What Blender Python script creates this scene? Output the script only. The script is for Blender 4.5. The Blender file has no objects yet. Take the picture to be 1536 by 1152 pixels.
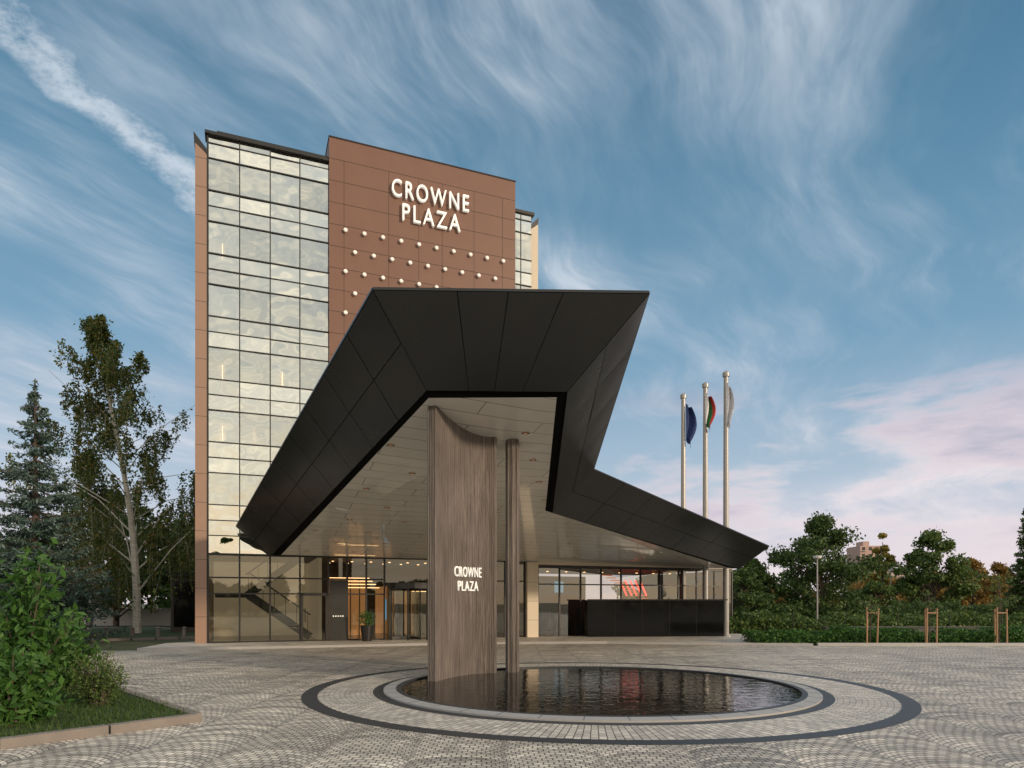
import bpy, math, random
import numpy as np
from mathutils import Vector
random.seed(7); rng=np.random.default_rng(7)
sc=bpy.context.scene
sc.view_settings.view_transform='Standard'; sc.view_settings.look='None'; sc.view_settings.exposure=0

# ---------------------------------------------------------------- node helpers
class NT:
    def __init__(s,tree): s.t=tree
    def n(s,typ,**kw):
        nd=s.t.nodes.new(typ)
        for k,v in kw.items(): setattr(nd,k,v)
        return nd
    def set(s,sock,v):
        if hasattr(v,'is_output') or isinstance(v,bpy.types.NodeSocket): s.t.links.new(v,sock)
        else: sock.default_value=v
    def m(s,op,a,b=0.0,c=0.0,clamp=False):
        nd=s.n('ShaderNodeMath',operation=op,use_clamp=clamp)
        s.set(nd.inputs[0],a); s.set(nd.inputs[1],b)
        if op in('MULTIPLY_ADD',): s.set(nd.inputs[2],c)
        return nd.outputs[0]
    def xyz(s,v):
        nd=s.n('ShaderNodeSeparateXYZ'); s.t.links.new(v,nd.inputs[0]); return nd.outputs
    def comb(s,x,y,z):
        nd=s.n('ShaderNodeCombineXYZ')
        for i,v in enumerate((x,y,z)): s.set(nd.inputs[i],v)
        return nd.outputs[0]
    def noise(s,vec,scale=5,detail=4,rough=.5,dist=0.0):
        nd=s.n('ShaderNodeTexNoise')
        if vec is not None: s.t.links.new(vec,nd.inputs['Vector'])
        nd.inputs['Scale'].default_value=scale; nd.inputs['Detail'].default_value=detail
        nd.inputs['Roughness'].default_value=rough; nd.inputs['Distortion'].default_value=dist
        return nd.outputs['Fac']
    def ramp(s,fac,stops,interp='LINEAR'):
        nd=s.n('ShaderNodeValToRGB'); cr=nd.color_ramp; cr.interpolation=interp
        while len(cr.elements)<len(stops): cr.elements.new(0.5)
        for e,(p,c) in zip(cr.elements,stops):
            e.position=p; e.color=(c,c,c,1) if not hasattr(c,'__len__') else (*c,1)
        s.t.links.new(fac,nd.inputs[0]); return nd.outputs[0]
    def mix(s,f,a,b,mode='MIX'):
        nd=s.n('ShaderNodeMix',data_type='RGBA',blend_type=mode)
        s.set(nd.inputs[0],f)
        for i,v in ((6,a),(7,b)):
            if not isinstance(v,bpy.types.NodeSocket): v=(*v,1)
            s.set(nd.inputs[i],v)
        return nd.outputs[2]
    def smooth(s,v,a,b):
        nd=s.n('ShaderNodeMapRange',interpolation_type='SMOOTHSTEP')
        s.set(nd.inputs[0],v); nd.inputs[1].default_value=a; nd.inputs[2].default_value=b
        return nd.outputs[0]
    def vmul(s,v,k):
        nd=s.n('ShaderNodeVectorMath',operation='MULTIPLY'); s.t.links.new(v,nd.inputs[0]); nd.inputs[1].default_value=k
        return nd.outputs[0]
    def bump(s,h,strength=.3,dist=.02):
        nd=s.n('ShaderNodeBump'); s.t.links.new(h,nd.inputs['Height'])
        nd.inputs['Strength'].default_value=strength; nd.inputs['Distance'].default_value=dist
        return nd.outputs[0]

def newmat(name):
    m=bpy.data.materials.new(name); m.use_nodes=True
    nt=NT(m.node_tree); b=m.node_tree.nodes['Principled BSDF']
    return m,nt,b
def mat(name,col,rough=.6,metal=0.0,spec=.5,var=.12,vscale=3.0,emit=None,es=0.0,coat=0.0,bump=0.0,bscale=60,stretch=(1,1,1)):
    m,nt,b=newmat(name)
    tc=nt.n('ShaderNodeTexCoord').outputs['Object']
    v=nt.vmul(tc,stretch)
    f=nt.noise(v,vscale,3,.6)
    c=nt.mix(f,tuple(x*(1-var) for x in col),tuple(min(1,x*(1+var)) for x in col))
    nt.set(b.inputs['Base Color'],c)
    nt.set(b.inputs['Roughness'],nt.m('ADD',nt.m('MULTIPLY',f,.15),rough-.07))
    b.inputs['Metallic'].default_value=metal; b.inputs['Specular IOR Level'].default_value=spec
    b.inputs['Coat Weight'].default_value=coat
    if emit: b.inputs['Emission Color'].default_value=(*emit,1); b.inputs['Emission Strength'].default_value=es
    if bump: nt.set(b.inputs['Normal'],nt.bump(nt.noise(v,bscale,2,.6),bump,.01))
    return m
def leafmat(name,cols,transl=.3,k=1.0):
    m,nt,b=newmat(name)
    r=nt.n('ShaderNodeNewGeometry').outputs['Random Per Island']
    c=nt.ramp(r,[(i/(len(cols)-1),tuple(q*k for q in c)) for i,c in enumerate(cols)])
    nt.set(b.inputs['Base Color'],c); b.inputs['Roughness'].default_value=.55
    b.inputs['Specular IOR Level'].default_value=.3
    tr=nt.n('ShaderNodeBsdfTranslucent'); nt.set(tr.inputs[0],c)
    mx=nt.n('ShaderNodeMixShader'); mx.inputs[0].default_value=transl
    out=m.node_tree.nodes['Material Output']
    m.node_tree.links.new(b.outputs[0],mx.inputs[1]); m.node_tree.links.new(tr.outputs[0],mx.inputs[2])
    m.node_tree.links.new(mx.outputs[0],out.inputs[0])
    return m

# ---------------------------------------------------------------- mesh builder
class MB:
    def __init__(s): s.v=[];s.f=[];s.m=[];s.uv=None
    def quad(s,pts,mi=0):
        i=len(s.v); s.v+= [tuple(p) for p in pts]; s.f.append(tuple(range(i,i+len(pts)))); s.m.append(mi)
    def hexa(s,c,mi=0):
        i=len(s.v); s.v+=[tuple(p) for p in c]
        for f in((0,3,2,1),(4,5,6,7),(0,1,5,4),(1,2,6,5),(2,3,7,6),(3,0,4,7)):
            s.f.append(tuple(i+k for k in f)); s.m.append(mi)
    def box(s,x0,x1,y0,y1,z0,z1,mi=0):
        s.hexa([(x0,y0,z0),(x1,y0,z0),(x1,y1,z0),(x0,y1,z0),(x0,y0,z1),(x1,y0,z1),(x1,y1,z1),(x0,y1,z1)],mi)
    def fbox(s,s0,s1,h0,h1,d0,d1,mi=0):
        s.hexa([F(s0,h0,d1),F(s1,h0,d1),F(s1,h0,d0),F(s0,h0,d0),F(s0,h1,d1),F(s1,h1,d1),F(s1,h1,d0),F(s0,h1,d0)],mi)
    def beam(s,a,b,w,h,mi=0):
        a=Vector(a);b=Vector(b);d=(b-a).normalized()
        side=d.cross(Vector((0,0,1)))
        if side.length<1e-3: side=Vector((1,0,0))
        side.normalize(); up=side.cross(d).normalized()
        c=[]
        for p in(a,b):
            c+=[p-side*w/2-up*h/2,p+side*w/2-up*h/2,p+side*w/2+up*h/2,p-side*w/2+up*h/2]
        s.hexa(c,mi)
    def tube(s,pts,rad,n=7,mi=0,cap=True):
        pts=[Vector(p) for p in pts]; rings=[]
        for k,p in enumerate(pts):
            d=(pts[min(k+1,len(pts)-1)]-pts[max(k-1,0)]).normalized()
            a=d.cross(Vector((0,1,.02))); 
            if a.length<.05: a=d.cross(Vector((1,0,0)))
            a.normalize(); b=d.cross(a)
            i=len(s.v)
            for j in range(n):
                t=2*math.pi*j/n; s.v.append(tuple(p+(a*math.cos(t)+b*math.sin(t))*rad[k]))
            rings.append(i)
        for k in range(len(pts)-1):
            for j in range(n):
                j2=(j+1)%n; s.f.append((rings[k]+j,rings[k]+j2,rings[k+1]+j2,rings[k+1]+j)); s.m.append(mi)
        if cap:
            s.f.append(tuple(rings[0]+j for j in range(n))[::-1]); s.m.append(mi)
            s.f.append(tuple(rings[-1]+j for j in range(n))); s.m.append(mi)
    def leaves(s,P,size,mi=1,asp=.55,vert=0.0):
        P=np.asarray(P); n=len(P)
        a=rng.normal(size=(n,3)); a[:,2]-=vert; a/=np.linalg.norm(a,axis=1)[:,None]
        b=rng.normal(size=(n,3)); b-= (b*a).sum(1)[:,None]*a; b/=np.linalg.norm(b,axis=1)[:,None]
        L=size*rng.uniform(.6,1.3,n)[:,None]; W=L*asp
        V=np.stack([P-a*L/2,P+b*W/2,P+a*L/2,P-b*W/2],1).reshape(-1,3)
        i=len(s.v); s.v+=list(map(tuple,V.tolist()))
        s.f+=[(i+4*k,i+4*k+1,i+4*k+2,i+4*k+3) for k in range(n)]; s.m+=[mi]*n
    def build(s,name,mats,parent=None,smooth=False):
        me=bpy.data.meshes.new(name); me.from_pydata(s.v,[],s.f)
        for m in mats: me.materials.append(m)
        me.polygons.foreach_set('material_index',s.m)
        if smooth: me.polygons.foreach_set('use_smooth',[True]*len(s.f))
        me.update(); o=bpy.data.objects.new(name,me); sc.collection.objects.link(o)
        if parent: o.parent=parent
        return o
def empty(name):
    e=bpy.data.objects.new(name,None); sc.collection.objects.link(e); return e

A0=math.atan2(.367,.93); U=Vector((math.cos(A0),math.sin(A0),0)); N=Vector((math.sin(A0),-math.cos(A0),0)); O=Vector((-7.87,29.3,0))
def F(s,h,d=0): return O+U*s+N*d+Vector((0,0,h))
def ceil_h(x,y):
    d=(Vector((x,y,0))-O).dot(N); return 3.7+.14*d

# ---------------------------------------------------------------- world
w=bpy.data.worlds.new("World"); sc.world=w; w.use_nodes=True
nt=NT(w.node_tree); bg=w.node_tree.nodes['Background']
gen=nt.n('ShaderNodeTexCoord').outputs['Generated']
X,Y,Z=nt.xyz(gen)
SUN_EL=math.radians(13); SUN_AZ=math.radians(125)   # azimuth clockwise from +Y
sky=nt.n('ShaderNodeTexSky',sky_type='NISHITA'); sky.sun_disc=False; sky.sun_elevation=SUN_EL; sky.sun_rotation=SUN_AZ
nish=nt.mix(1.0,sky.outputs[0],(.09,.09,.09),'MULTIPLY')
zc=nt.m('MAXIMUM',Z,0.0)
front=nt.ramp(zc,[(0,(.86,.75,.78)),(.07,(.74,.70,.79)),(.17,(.45,.57,.70)),(.33,(.20,.38,.545)),(.52,(.105,.26,.405)),(.68,(.055,.165,.285)),(.80,(.6,.68,.78)),(1,(1.2,1.2,1.2))])  # overhead stops made pale and bright, above the frame, to light the ground
back=nt.ramp(zc,[(0,(.86,.66,.46)),(.12,(.86,.76,.60)),(.30,(.66,.66,.61)),(.55,(.46,.51,.54)),(.8,(.7,.72,.75)),(1,(1.0,1.0,1.0))])  # overhead stops bright here too, unseen fill for the ground
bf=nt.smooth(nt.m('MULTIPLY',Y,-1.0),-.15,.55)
back=nt.mix(1.0,back,(1.5,1.5,1.5),'MULTIPLY')  # rear glow, out of view, scaled up to light the scene
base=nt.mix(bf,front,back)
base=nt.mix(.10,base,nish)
# cirrus on a flat cloud layer
den=nt.m('ADD',zc,.12)
px=nt.m('DIVIDE',X,den); py=nt.m('DIVIDE',Y,den)
pv=nt.comb(px,py,0.0)
wob=nt.noise(pv,.9,3,.5)
px2=nt.m('ADD',nt.m('ADD',px,nt.m('MULTIPLY',wob,.8)),nt.m('MULTIPLY',py,-.5))
n1=nt.noise(nt.comb(nt.m('MULTIPLY',px2,2.3),nt.m('MULTIPLY',py,.8),3.3),1.0,6,.62,.15)
n1f=nt.noise(nt.comb(nt.m('MULTIPLY',px2,10.0),nt.m('MULTIPLY',py,3.2),1.3),1.0,4,.65,.25)
n2=nt.noise(nt.comb(px,nt.m('MULTIPLY',py,.8),4.1),1.4,2,.5)
c1=nt.m('MULTIPLY',nt.smooth(n1,.36,.74),nt.smooth(n2,.28,.62))
c1=nt.m('MULTIPLY',c1,nt.m('ADD',nt.m('MULTIPLY',nt.smooth(n1f,.3,.7),.6),.4))
c1=nt.m('MULTIPLY',c1,1.25,clamp=True)
# vapour trail high on the left
lx=nt.m('ADD',px,nt.m('MULTIPLY',nt.m('SUBTRACT',py,.965),-.319))
lx=nt.m('ABSOLUTE',nt.m('ADD',nt.m('ADD',lx,.724),nt.m('MULTIPLY',nt.m('SUBTRACT',nt.noise(pv,6,5,.68),.5),.20)))
trail=nt.m('SUBTRACT',1.0,nt.smooth(lx,.0,.075))
trail=nt.m('MULTIPLY',trail,nt.m('SUBTRACT',1.0,nt.smooth(py,1.38,1.56)))
trail=nt.m('MULTIPLY',trail,nt.smooth(py,.55,.9))
trail=nt.m('MULTIPLY',trail,nt.smooth(nt.noise(pv,13,5,.7),.26,.60))
cl=nt.m('MAXIMUM',c1,nt.m('MULTIPLY',trail,1.0))
ccol=nt.ramp(zc,[(0,(.86,.76,.78)),(.2,(.78,.76,.82)),(.45,(.66,.73,.81)),(.8,(.50,.60,.70))])
skyc=nt.mix(nt.m('MULTIPLY',cl,.85),base,nt.mix(bf,ccol,(1.5,1.38,1.15)))
# low bank of cloud
n3=nt.noise(nt.comb(nt.m('MULTIPLY',X,2.4),nt.m('MULTIPLY',Y,1.0),nt.m('MULTIPLY',Z,8.5)),1.6,6,.58,.2)
lowm=nt.m('MULTIPLY',nt.m('SUBTRACT',1.0,nt.smooth(zc,.16,.34)),nt.smooth(X,-.15,.45))
lowc=nt.smooth(nt.m('ADD',n3,nt.m('MULTIPLY',lowm,.2)),.54,.70)
lowc=nt.m('MULTIPLY',lowc,nt.smooth(lowm,.0,.5))
lcol=nt.ramp(n3,[(.40,(.92,.80,.80)),(.54,(.70,.62,.69)),(.66,(.44,.44,.55))])
skyc=nt.mix(nt.m('MULTIPLY',nt.m('MULTIPLY',lowc,.85),nt.m('SUBTRACT',1.0,bf)),skyc,lcol)
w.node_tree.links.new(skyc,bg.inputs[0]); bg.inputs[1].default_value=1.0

sl=bpy.data.lights.new('sun','SUN'); sl.energy=2.8; sl.angle=math.radians(5); sl.color=(1,.80,.58)
so=bpy.data.objects.new('sun',sl); sc.collection.objects.link(so)
sd=Vector((math.sin(SUN_AZ)*math.cos(SUN_EL),math.cos(SUN_AZ)*math.cos(SUN_EL),math.sin(SUN_EL)))
so.rotation_euler=sd.to_track_quat('Z','Y').to_euler(); so.location=(30,-30,30)

cam=bpy.data.cameras.new('camera'); co=bpy.data.objects.new('camera',cam); sc.collection.objects.link(co); sc.camera=co
co.location=(0,0,1.7); co.rotation_euler=(math.radians(90),0,0); cam.lens=24; cam.sensor_width=36; cam.shift_y=329/1536; cam.clip_end=3000; cam.clip_start=.1

# ---------------------------------------------------------------- materials
def paver_mat(name,kind):
    m,nt,b=newmat(name)
    tc=nt.n('ShaderNodeTexCoord').outputs['Object']; x,y,z=nt.xyz(tc)
    if kind=='fan':
        Wd=1.05;R=.64
        jn=nt.m('MULTIPLY',nt.noise(tc,.6,1),.35)
        xj=nt.m('ADD',x,nt.m('MULTIPLY',jn,.5)); yj=nt.m('ADD',y,jn)
        u=nt.m('DIVIDE',xj,Wd); fl=nt.m('FLOOR',u)
        xm=nt.m('MULTIPLY',nt.m('SUBTRACT',nt.m('SUBTRACT',u,fl),.5),Wd)
        yy=nt.m('SUBTRACT',yj,nt.m('SQRT',nt.m('SUBTRACT',R*R,nt.m('MULTIPLY',xm,xm))))
        aa=nt.m('MULTIPLY',nt.m('ARCSINE',nt.m('DIVIDE',xm,R)),R)
        aa=nt.m('ADD',aa,nt.m('MULTIPLY',fl,3.17))
        vec=nt.comb(aa,yy,0.0)
        rown=nt.noise(nt.comb(nt.m('MULTIPLY',nt.m('FLOOR',nt.m('DIVIDE',yy,.10)),.63),nt.m('MULTIPLY',fl,7.3),0.0),1.0,2,.7)
        cusp=nt.smooth(nt.m('ABSOLUTE',xm),Wd*.44,Wd*.5)
    elif kind=='ring':
        dx=nt.m('SUBTRACT',x,1.68); dy=nt.m('SUBTRACT',y,13.87)
        r=nt.m('SQRT',nt.m('ADD',nt.m('MULTIPLY',dx,dx),nt.m('MULTIPLY',dy,dy)))
        a=nt.m('MULTIPLY',nt.m('ARCTAN2',dy,dx),5.0)
        vec=nt.comb(r,a,0.0)
    else: vec=tc
    jit=nt.n('ShaderNodeTexNoise'); nt.t.links.new(tc,jit.inputs['Vector']); jit.inputs['Scale'].default_value=7
    va=nt.n('ShaderNodeVectorMath',operation='MULTIPLY_ADD'); nt.t.links.new(jit.outputs['Color'],va.inputs[0]); va.inputs[1].default_value=(.015,.015,0); nt.t.links.new(vec,va.inputs[2])
    br=nt.n('ShaderNodeTexBrick'); nt.t.links.new(va.outputs[0],br.inputs['Vector'])
    br.inputs['Scale'].default_value=1; br.inputs['Brick Width'].default_value={'fan':.115,'ring':.19,'slab':.6}[kind]
    br.inputs['Row Height'].default_value={'fan':.10,'ring':.1,'slab':.3}[kind]
    br.inputs['Mortar Size'].default_value={'fan':.010,'ring':.008,'slab':.005}[kind]; br.inputs['Mortar Smooth'].default_value=.4
    br.inputs['Color1'].default_value=(.66,.605,.53,1); br.inputs['Color2'].default_value=(.42,.385,.345,1); br.inputs['Mortar'].default_value=(.10,.09,.08,1)
    big=nt.noise(tc,.35,4,.6); mid=nt.noise(tc,2.3,4,.65)
    c=nt.mix(1.0,br.outputs['Color'],nt.ramp(big,[(.3,(.80,.79,.77)),(.7,(1.12,1.1,1.06))]),'MULTIPLY')
    c=nt.mix(1.0,c,nt.ramp(mid,[(.3,(.85,.85,.85)),(.65,(1.05,1.05,1.05))]),'MULTIPLY')
    if kind=='fan':
        c=nt.mix(1.0,c,nt.ramp(rown,[(.32,(.50,.50,.51)),(.62,(1.25,1.24,1.22))]),'MULTIPLY')
        c=nt.mix(nt.m('MULTIPLY',cusp,.35),c,(.12,.11,.10))
        lane=nt.noise(nt.comb(nt.m('MULTIPLY',nt.m('ADD',x,nt.m('MULTIPLY',y,-.18)),.9),nt.m('MULTIPLY',y,.04),0.0),1.0,3,.7)
        c=nt.mix(1.0,c,nt.ramp(lane,[(.35,(.82,.81,.80)),(.6,(1.08,1.07,1.05))]),'MULTIPLY')
    nt.set(b.inputs['Base Color'],c); nt.set(b.inputs['Roughness'],nt.ramp(mid,[(.3,.45),(.7,.7)]))
    h=nt.m('SUBTRACT',nt.m('MULTIPLY',nt.noise(tc,40,2),.3),br.outputs['Fac'])
    nt.set(b.inputs['Normal'],nt.bump(h,.7,.012))
    return m
M_fan=paver_mat('granite_setts','fan'); M_ring=paver_mat('granite_ring_setts','ring'); M_slab=paver_mat('paving_slabs','slab')
M_dark=mat('dark_granite',(.035,.036,.038),.5,bump=.3)
M_kerb=mat('light_granite',(.33,.315,.30),.6,bump=.3,bscale=80)
M_kerb2=mat('kerb_concrete',(.20,.17,.145),.8,bump=.4,var=.3)
M_lowwall=mat('weathered_concrete',(.085,.08,.07),.85,bump=.4,var=.3)
M_brown=mat('terracotta_panel',(.165,.083,.056),.45,var=.08,vscale=1.2,spec=.35)
M_brown2=mat('terracotta_panel_fin',(.27,.165,.115),.5,var=.06)
M_cream=mat('cream_panel',(.58,.49,.37),.55,var=.06)
M_seam=mat('dark_joint',(.02,.015,.013),.8)
M_frame=mat('dark_anodised_frame',(.022,.021,.02),.4,metal=.3)
M_black=mat('black_cap',(.012,.012,.013),.5)
M_fascia=mat('charcoal_metal_panel',(.016,.0168,.0172),.25,metal=.0,spec=.45,var=.15,vscale=.8)
M_fback=mat('charcoal_joint',(.002,.002,.002),.9,spec=.1)
M_white=mat('white_letter',(.85,.83,.78),.4,emit=(1,.93,.8),es=.35)
M_bulb=mat('white_knob',(.8,.76,.70),.35,emit=(1,.9,.8),es=.12)
M_pole=mat('brushed_steel_pole',(.30,.285,.27),.4,metal=.5)
M_int=mat('interior_wall',(.50,.46,.37),.8)
M_hall=mat('stair_hall_wall_glow',(.50,.42,.28),.8,emit=(1,.78,.5),es=.13)  # faint emission stands in for lamplight on the hall walls
M_slabc=mat('interior_slab',(.34,.31,.26),.8)
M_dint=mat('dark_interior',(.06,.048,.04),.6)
M_floor=mat('lobby_floor',(.16,.13,.10),.2)
M_warm=mat('warm_light',(.9,.6,.3),.5,emit=(1,.60,.28),es=3.5)
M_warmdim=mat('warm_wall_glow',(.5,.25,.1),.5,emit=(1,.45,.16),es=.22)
M_red=mat('red_backlit_panel',(.6,.1,.05),.5,emit=(1,.05,.04),es=4.0)
M_orange=mat('orange_panel',(.6,.18,.06),.5,emit=(1,.25,.1),es=.5)
M_blue=mat('blue_screen',(.1,.3,.5),.4,emit=(.25,.6,.9),es=.5)
M_gloss=mat('black_glossy_cladding',(.004,.004,.0045),.12,spec=.35)
M_wood=mat('stake_wood',(.30,.17,.09),.75,stretch=(1,1,.2),vscale=20)
M_bark=mat('bark',(.09,.065,.05),.9,bump=.6,bscale=20)

def glassmat(name,tint,refl,transp,rough=.015,wav=.02):
    m,nt,b=newmat(name); nodes=m.node_tree.nodes; L=m.node_tree.links
    geo=nt.n('ShaderNodeNewGeometry'); r=geo.outputs['Random Per Island']
    tc=nt.n('ShaderNodeTexCoord').outputs['Object']
    gl=nt.n('ShaderNodeBsdfGlossy'); gl.inputs['Roughness'].default_value=rough
    c=nt.mix(r,tuple(x*.80 for x in tint),tint); nt.set(gl.inputs[0],c)
    if wav>0:
        va=nt.n('ShaderNodeVectorMath',operation='ADD'); L.new(tc,va.inputs[0]); L.new(nt.comb(nt.m('MULTIPLY',r,40),0.0,0.0),va.inputs[1])
        nt.set(gl.inputs['Normal'],nt.bump(nt.noise(va.outputs[0],1.1,1,.5),wav,1.0))
    tr=nt.n('ShaderNodeBsdfTransparent'); tr.inputs[0].default_value=(transp,transp,transp*.92,1)
    mx=nt.n('ShaderNodeMixShader'); L.new(tr.outputs[0],mx.inputs[1]); L.new(gl.outputs[0],mx.inputs[2])
    fr=nt.n('ShaderNodeFresnel'); fr.inputs[0].default_value=1.45
    nt.set(mx.inputs[0],nt.m('ADD',nt.m('MULTIPLY',fr.outputs[0],1-refl),refl,clamp=True))
    L.new(mx.outputs[0],nodes['Material Output'].inputs[0]); return m
M_glass=glassmat('reflective_curtain_glass',(.88,.89,.83),.62,.8,wav=.07)
M_glass2=glassmat('spandrel_glass',(.92,.91,.83),.74,.6,wav=.05)
M_gglass=glassmat('clear_entrance_glass',(.8,.8,.76),.09,.84,wav=0)
M_pglass=glassmat('tinted_pavilion_glass',(.75,.78,.8),.15,.66,wav=0)
M_hglass=glassmat('stair_hall_glass',(.85,.82,.7),.14,.80,wav=0)

# ceiling
m,nt,b=newmat('soffit_panels'); M_soff=m
tc=nt.n('ShaderNodeTexCoord').outputs['Object']
mp=nt.n('ShaderNodeMapping'); nt.t.links.new(tc,mp.inputs[0]); mp.inputs['Rotation'].default_value=(0,0,-A0)
br=nt.n('ShaderNodeTexBrick'); nt.t.links.new(mp.outputs[0],br.inputs['Vector'])
br.inputs['Scale'].default_value=1; br.inputs['Brick Width'].default_value=3.2; br.inputs['Row Height'].default_value=.62; br.inputs['Mortar Size'].default_value=.013; br.inputs['Mortar Smooth'].default_value=.1
br.inputs['Color1'].default_value=(.80,.78,.72,1); br.inputs['Color2'].default_value=(.76,.74,.68,1); br.inputs['Mortar'].default_value=(.25,.23,.2,1)
nt.set(b.inputs['Base Color'],br.outputs['Color']); b.inputs['Roughness'].default_value=.3; b.inputs['Coat Weight'].default_value=.7; b.inputs['Coat Roughness'].default_value=.03
nt.set(b.inputs['Normal'],nt.bump(nt.noise(tc,.8,1),.05,.2))
# column
m,nt,b=newmat('ribbed_taupe_cladding'); M_col=m
tc=nt.n('ShaderNodeTexCoord').outputs['Object']
f1=nt.noise(nt.vmul(tc,(26,26,.9)),1.0,5,.6); f2=nt.noise(nt.vmul(tc,(90,90,3)),1.0,3,.6); f3=nt.noise(tc,.9,3)
c=nt.ramp(f1,[(.25,(.060,.047,.040)),(.5,(.155,.125,.107)),(.75,(.27,.225,.195))])
c=nt.mix(nt.m('MULTIPLY',f2,.5),c,(.09,.073,.063)); 
c=nt.mix(1.0,c,nt.ramp(f3,[(.3,(.8,.8,.8)),(.7,(1.15,1.15,1.15))]),'MULTIPLY')
nt.set(b.inputs['Base Color'],c); b.inputs['Roughness'].default_value=.6
nt.set(b.inputs['Normal'],nt.bump(nt.m('ADD',f1,nt.m('MULTIPLY',f2,.6)),.9,.04))
# water
m,nt,b=newmat('pool_water'); M_water=m
tc=nt.n('ShaderNodeTexCoord').outputs['Object']
b.inputs['Base Color'].default_value=(.005,.006,.006,1); b.inputs['Roughness'].default_value=.015; b.inputs['IOR'].default_value=1.30
h=nt.m('ADD',nt.noise(nt.vmul(tc,(1,1,1)),3.2,3,.5,.6),nt.m('MULTIPLY',nt.noise(tc,11,2,.5,.4),.3))
nt.set(b.inputs['Normal'],nt.bump(h,.13,.05))
# ground & grass
m,nt,b=newmat('ground_earth_grass'); M_ground=m
tc=nt.n('ShaderNodeTexCoord').outputs['Object']
c=nt.ramp(nt.noise(tc,.15,6,.6),[(.3,(.035,.045,.018)),(.5,(.055,.065,.025)),(.7,(.10,.09,.045))])
nt.set(b.inputs['Base Color'],c); b.inputs['Roughness'].default_value=.95
M_grass=mat('lawn',(.035,.06,.016),.9,var=.4,vscale=4,bump=.8,bscale=60)
M_blade=leafmat('grass_blades',[(.03,.06,.014),(.055,.10,.022),(.085,.12,.03)])

# ---------------------------------------------------------------- ground
g=MB(); g.quad([(-1500,-1500,0),(1500,-1500,0),(1500,1500,0),(-1500,1500,0)]); g.build('ground',[M_ground])
g=MB(); g.quad([(-16,-45,.004),(60,-45,.004),(60,26.9,.004),(12,27.3,.004),(4,28.9,.004),(-1.5,28.4,.004),(-8,26.0,.004),(-13.4,24.5,.004),(-24,24,.004),(-24,-45,.004)]); g.build('plaza_paving',[M_fan])
def annulus(mb,r0,r1,z0,z1,mi=0,n=128,skirt=None,cx=1.68,cy=13.87):
    for k in range(n):
        a=2*math.pi*k/n;b_=2*math.pi*(k+1)/n
        p=lambda r,t,z:(cx+r*math.cos(t),cy+r*math.sin(t),z)
        mb.quad([p(r0,a,z0),p(r1,a,z1),p(r1,b_,z1),p(r0,b_,z0)],mi)
        if skirt is not None: mb.quad([p(r1,a,z1),p(r1,a,skirt),p(r1,b_,skirt),p(r1,b_,z1)],mi)
g=MB()
annulus(g,5.42,5.70,.008,.008,0); annulus(g,4.42,5.42,.0085,.0085,1); annulus(g,4.22,4.42,.012,.009,0)
g.build('ring_paving',[M_dark,M_ring])
g=MB()
annulus(g,3.98,4.22,.055,.04,0,skirt=.0); annulus(g,3.88,3.98,.058,.058,1,)
for k in range(128):
    a=2*math.pi*k/128;b_=2*math.pi*(k+1)/128;r=3.88
    g.quad([(1.68+r*math.cos(a),13.87+r*math.sin(a),.058),(1.68+r*math.cos(b_),13.87+r*math.sin(b_),.058),(1.68+r*math.cos(b_),13.87+r*math.sin(b_),.0),(1.68+r*math.cos(a),13.87+r*math.sin(a),.0)],1)
for k in range(40):
    a=2*math.pi*k/40; c_,s_=math.cos(a),math.sin(a)
    g.beam((1.68+3.985*c_,13.87+3.985*s_,.055),(1.68+4.215*c_,13.87+4.215*s_,.041),.008,.004,1)
annulus(g,0.0,3.879,.03,.03,2)
g.build('reflecting_pool',[M_kerb,M_dark,M_water])
g=MB()
pw=[(-8,26.0),(-1.5,28.4),(4,28.9),(12,27.3),(12,42),(-6,42),(-14,27.6),(-13.4,24.5)]
g.quad([(x,y,.09) for x,y in pw])
for (x0,y0),(x1,y1) in ((( -13.4,24.5),(-8,26.0)),((-8,26.0),(-1.5,28.4)),((-1.5,28.4),(4,28.9)),((4,28.9),(12,27.3))):
    g.quad([(x0,y0,0),(x1,y1,0),(x1,y1,.09),(x0,y0,.09)],1)
    g.beam((x0,y0-.07,.05),(x1,y1-.07,.05),.14,.10,1)
g.build('walkway_pavement',[M_slab,M_kerb])

def kerbed_bed(name,pts,parent=None,blades=0,h=.12):
    g=MB(); g.quad([(x,y,h-.03) for x,y in pts],0)
    n=len(pts)
    for i in range(n):
        a=Vector((*pts[i],0));b_=Vector((*pts[(i+1)%n],0)); L=(b_-a).length; k=max(1,int(L/1.0))
        for j in range(k):
            p=a.lerp(b_,j/k+.006);q=a.lerp(b_,(j+1)/k-.006)
            dz=random.gauss(0,.003)
            g.beam(p+Vector((0,0,h/2+dz)),q+Vector((0,0,h/2+dz)),.15,h,1)
    if blades:
        P=np.array(pts); mn=P.min(0);mx=P.max(0); c=0
        def ins(x,y):
            r=False
            for i in range(n):
                x0,y0=pts[i];x1,y1=pts[i-1]
                if (y0>y)!=(y1>y) and x<(x1-x0)*(y-y0)/(y1-y0)+x0: r=not r
            return r
        while c<blades:
            x=random.uniform(mn[0],mx[0]);y=random.uniform(mn[1],mx[1])
            c+=1
            if not ins(x,y): continue
            t=random.uniform(0,6.28);w_=.008;hh=random.uniform(.03,.09)
            dx,dy=math.cos(t)*w_,math.sin(t)*w_
            g.quad([(x-dx,y-dy,h-.03),(x+dx,y+dy,h-.03),(x+random.gauss(0,.02),y+random.gauss(0,.02),h-.03+hh)],2)
    return g.build(name,[M_grass,M_kerb2,M_blade],parent)
kerbed_bed('lawn_bed',[(-4.52,9.8),(-6.0,7.95),(-9.5,7.0),(-16,7.0),(-16,17.5),(-10.8,16.6),(-6.9,12.3)],blades=80000)
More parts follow.
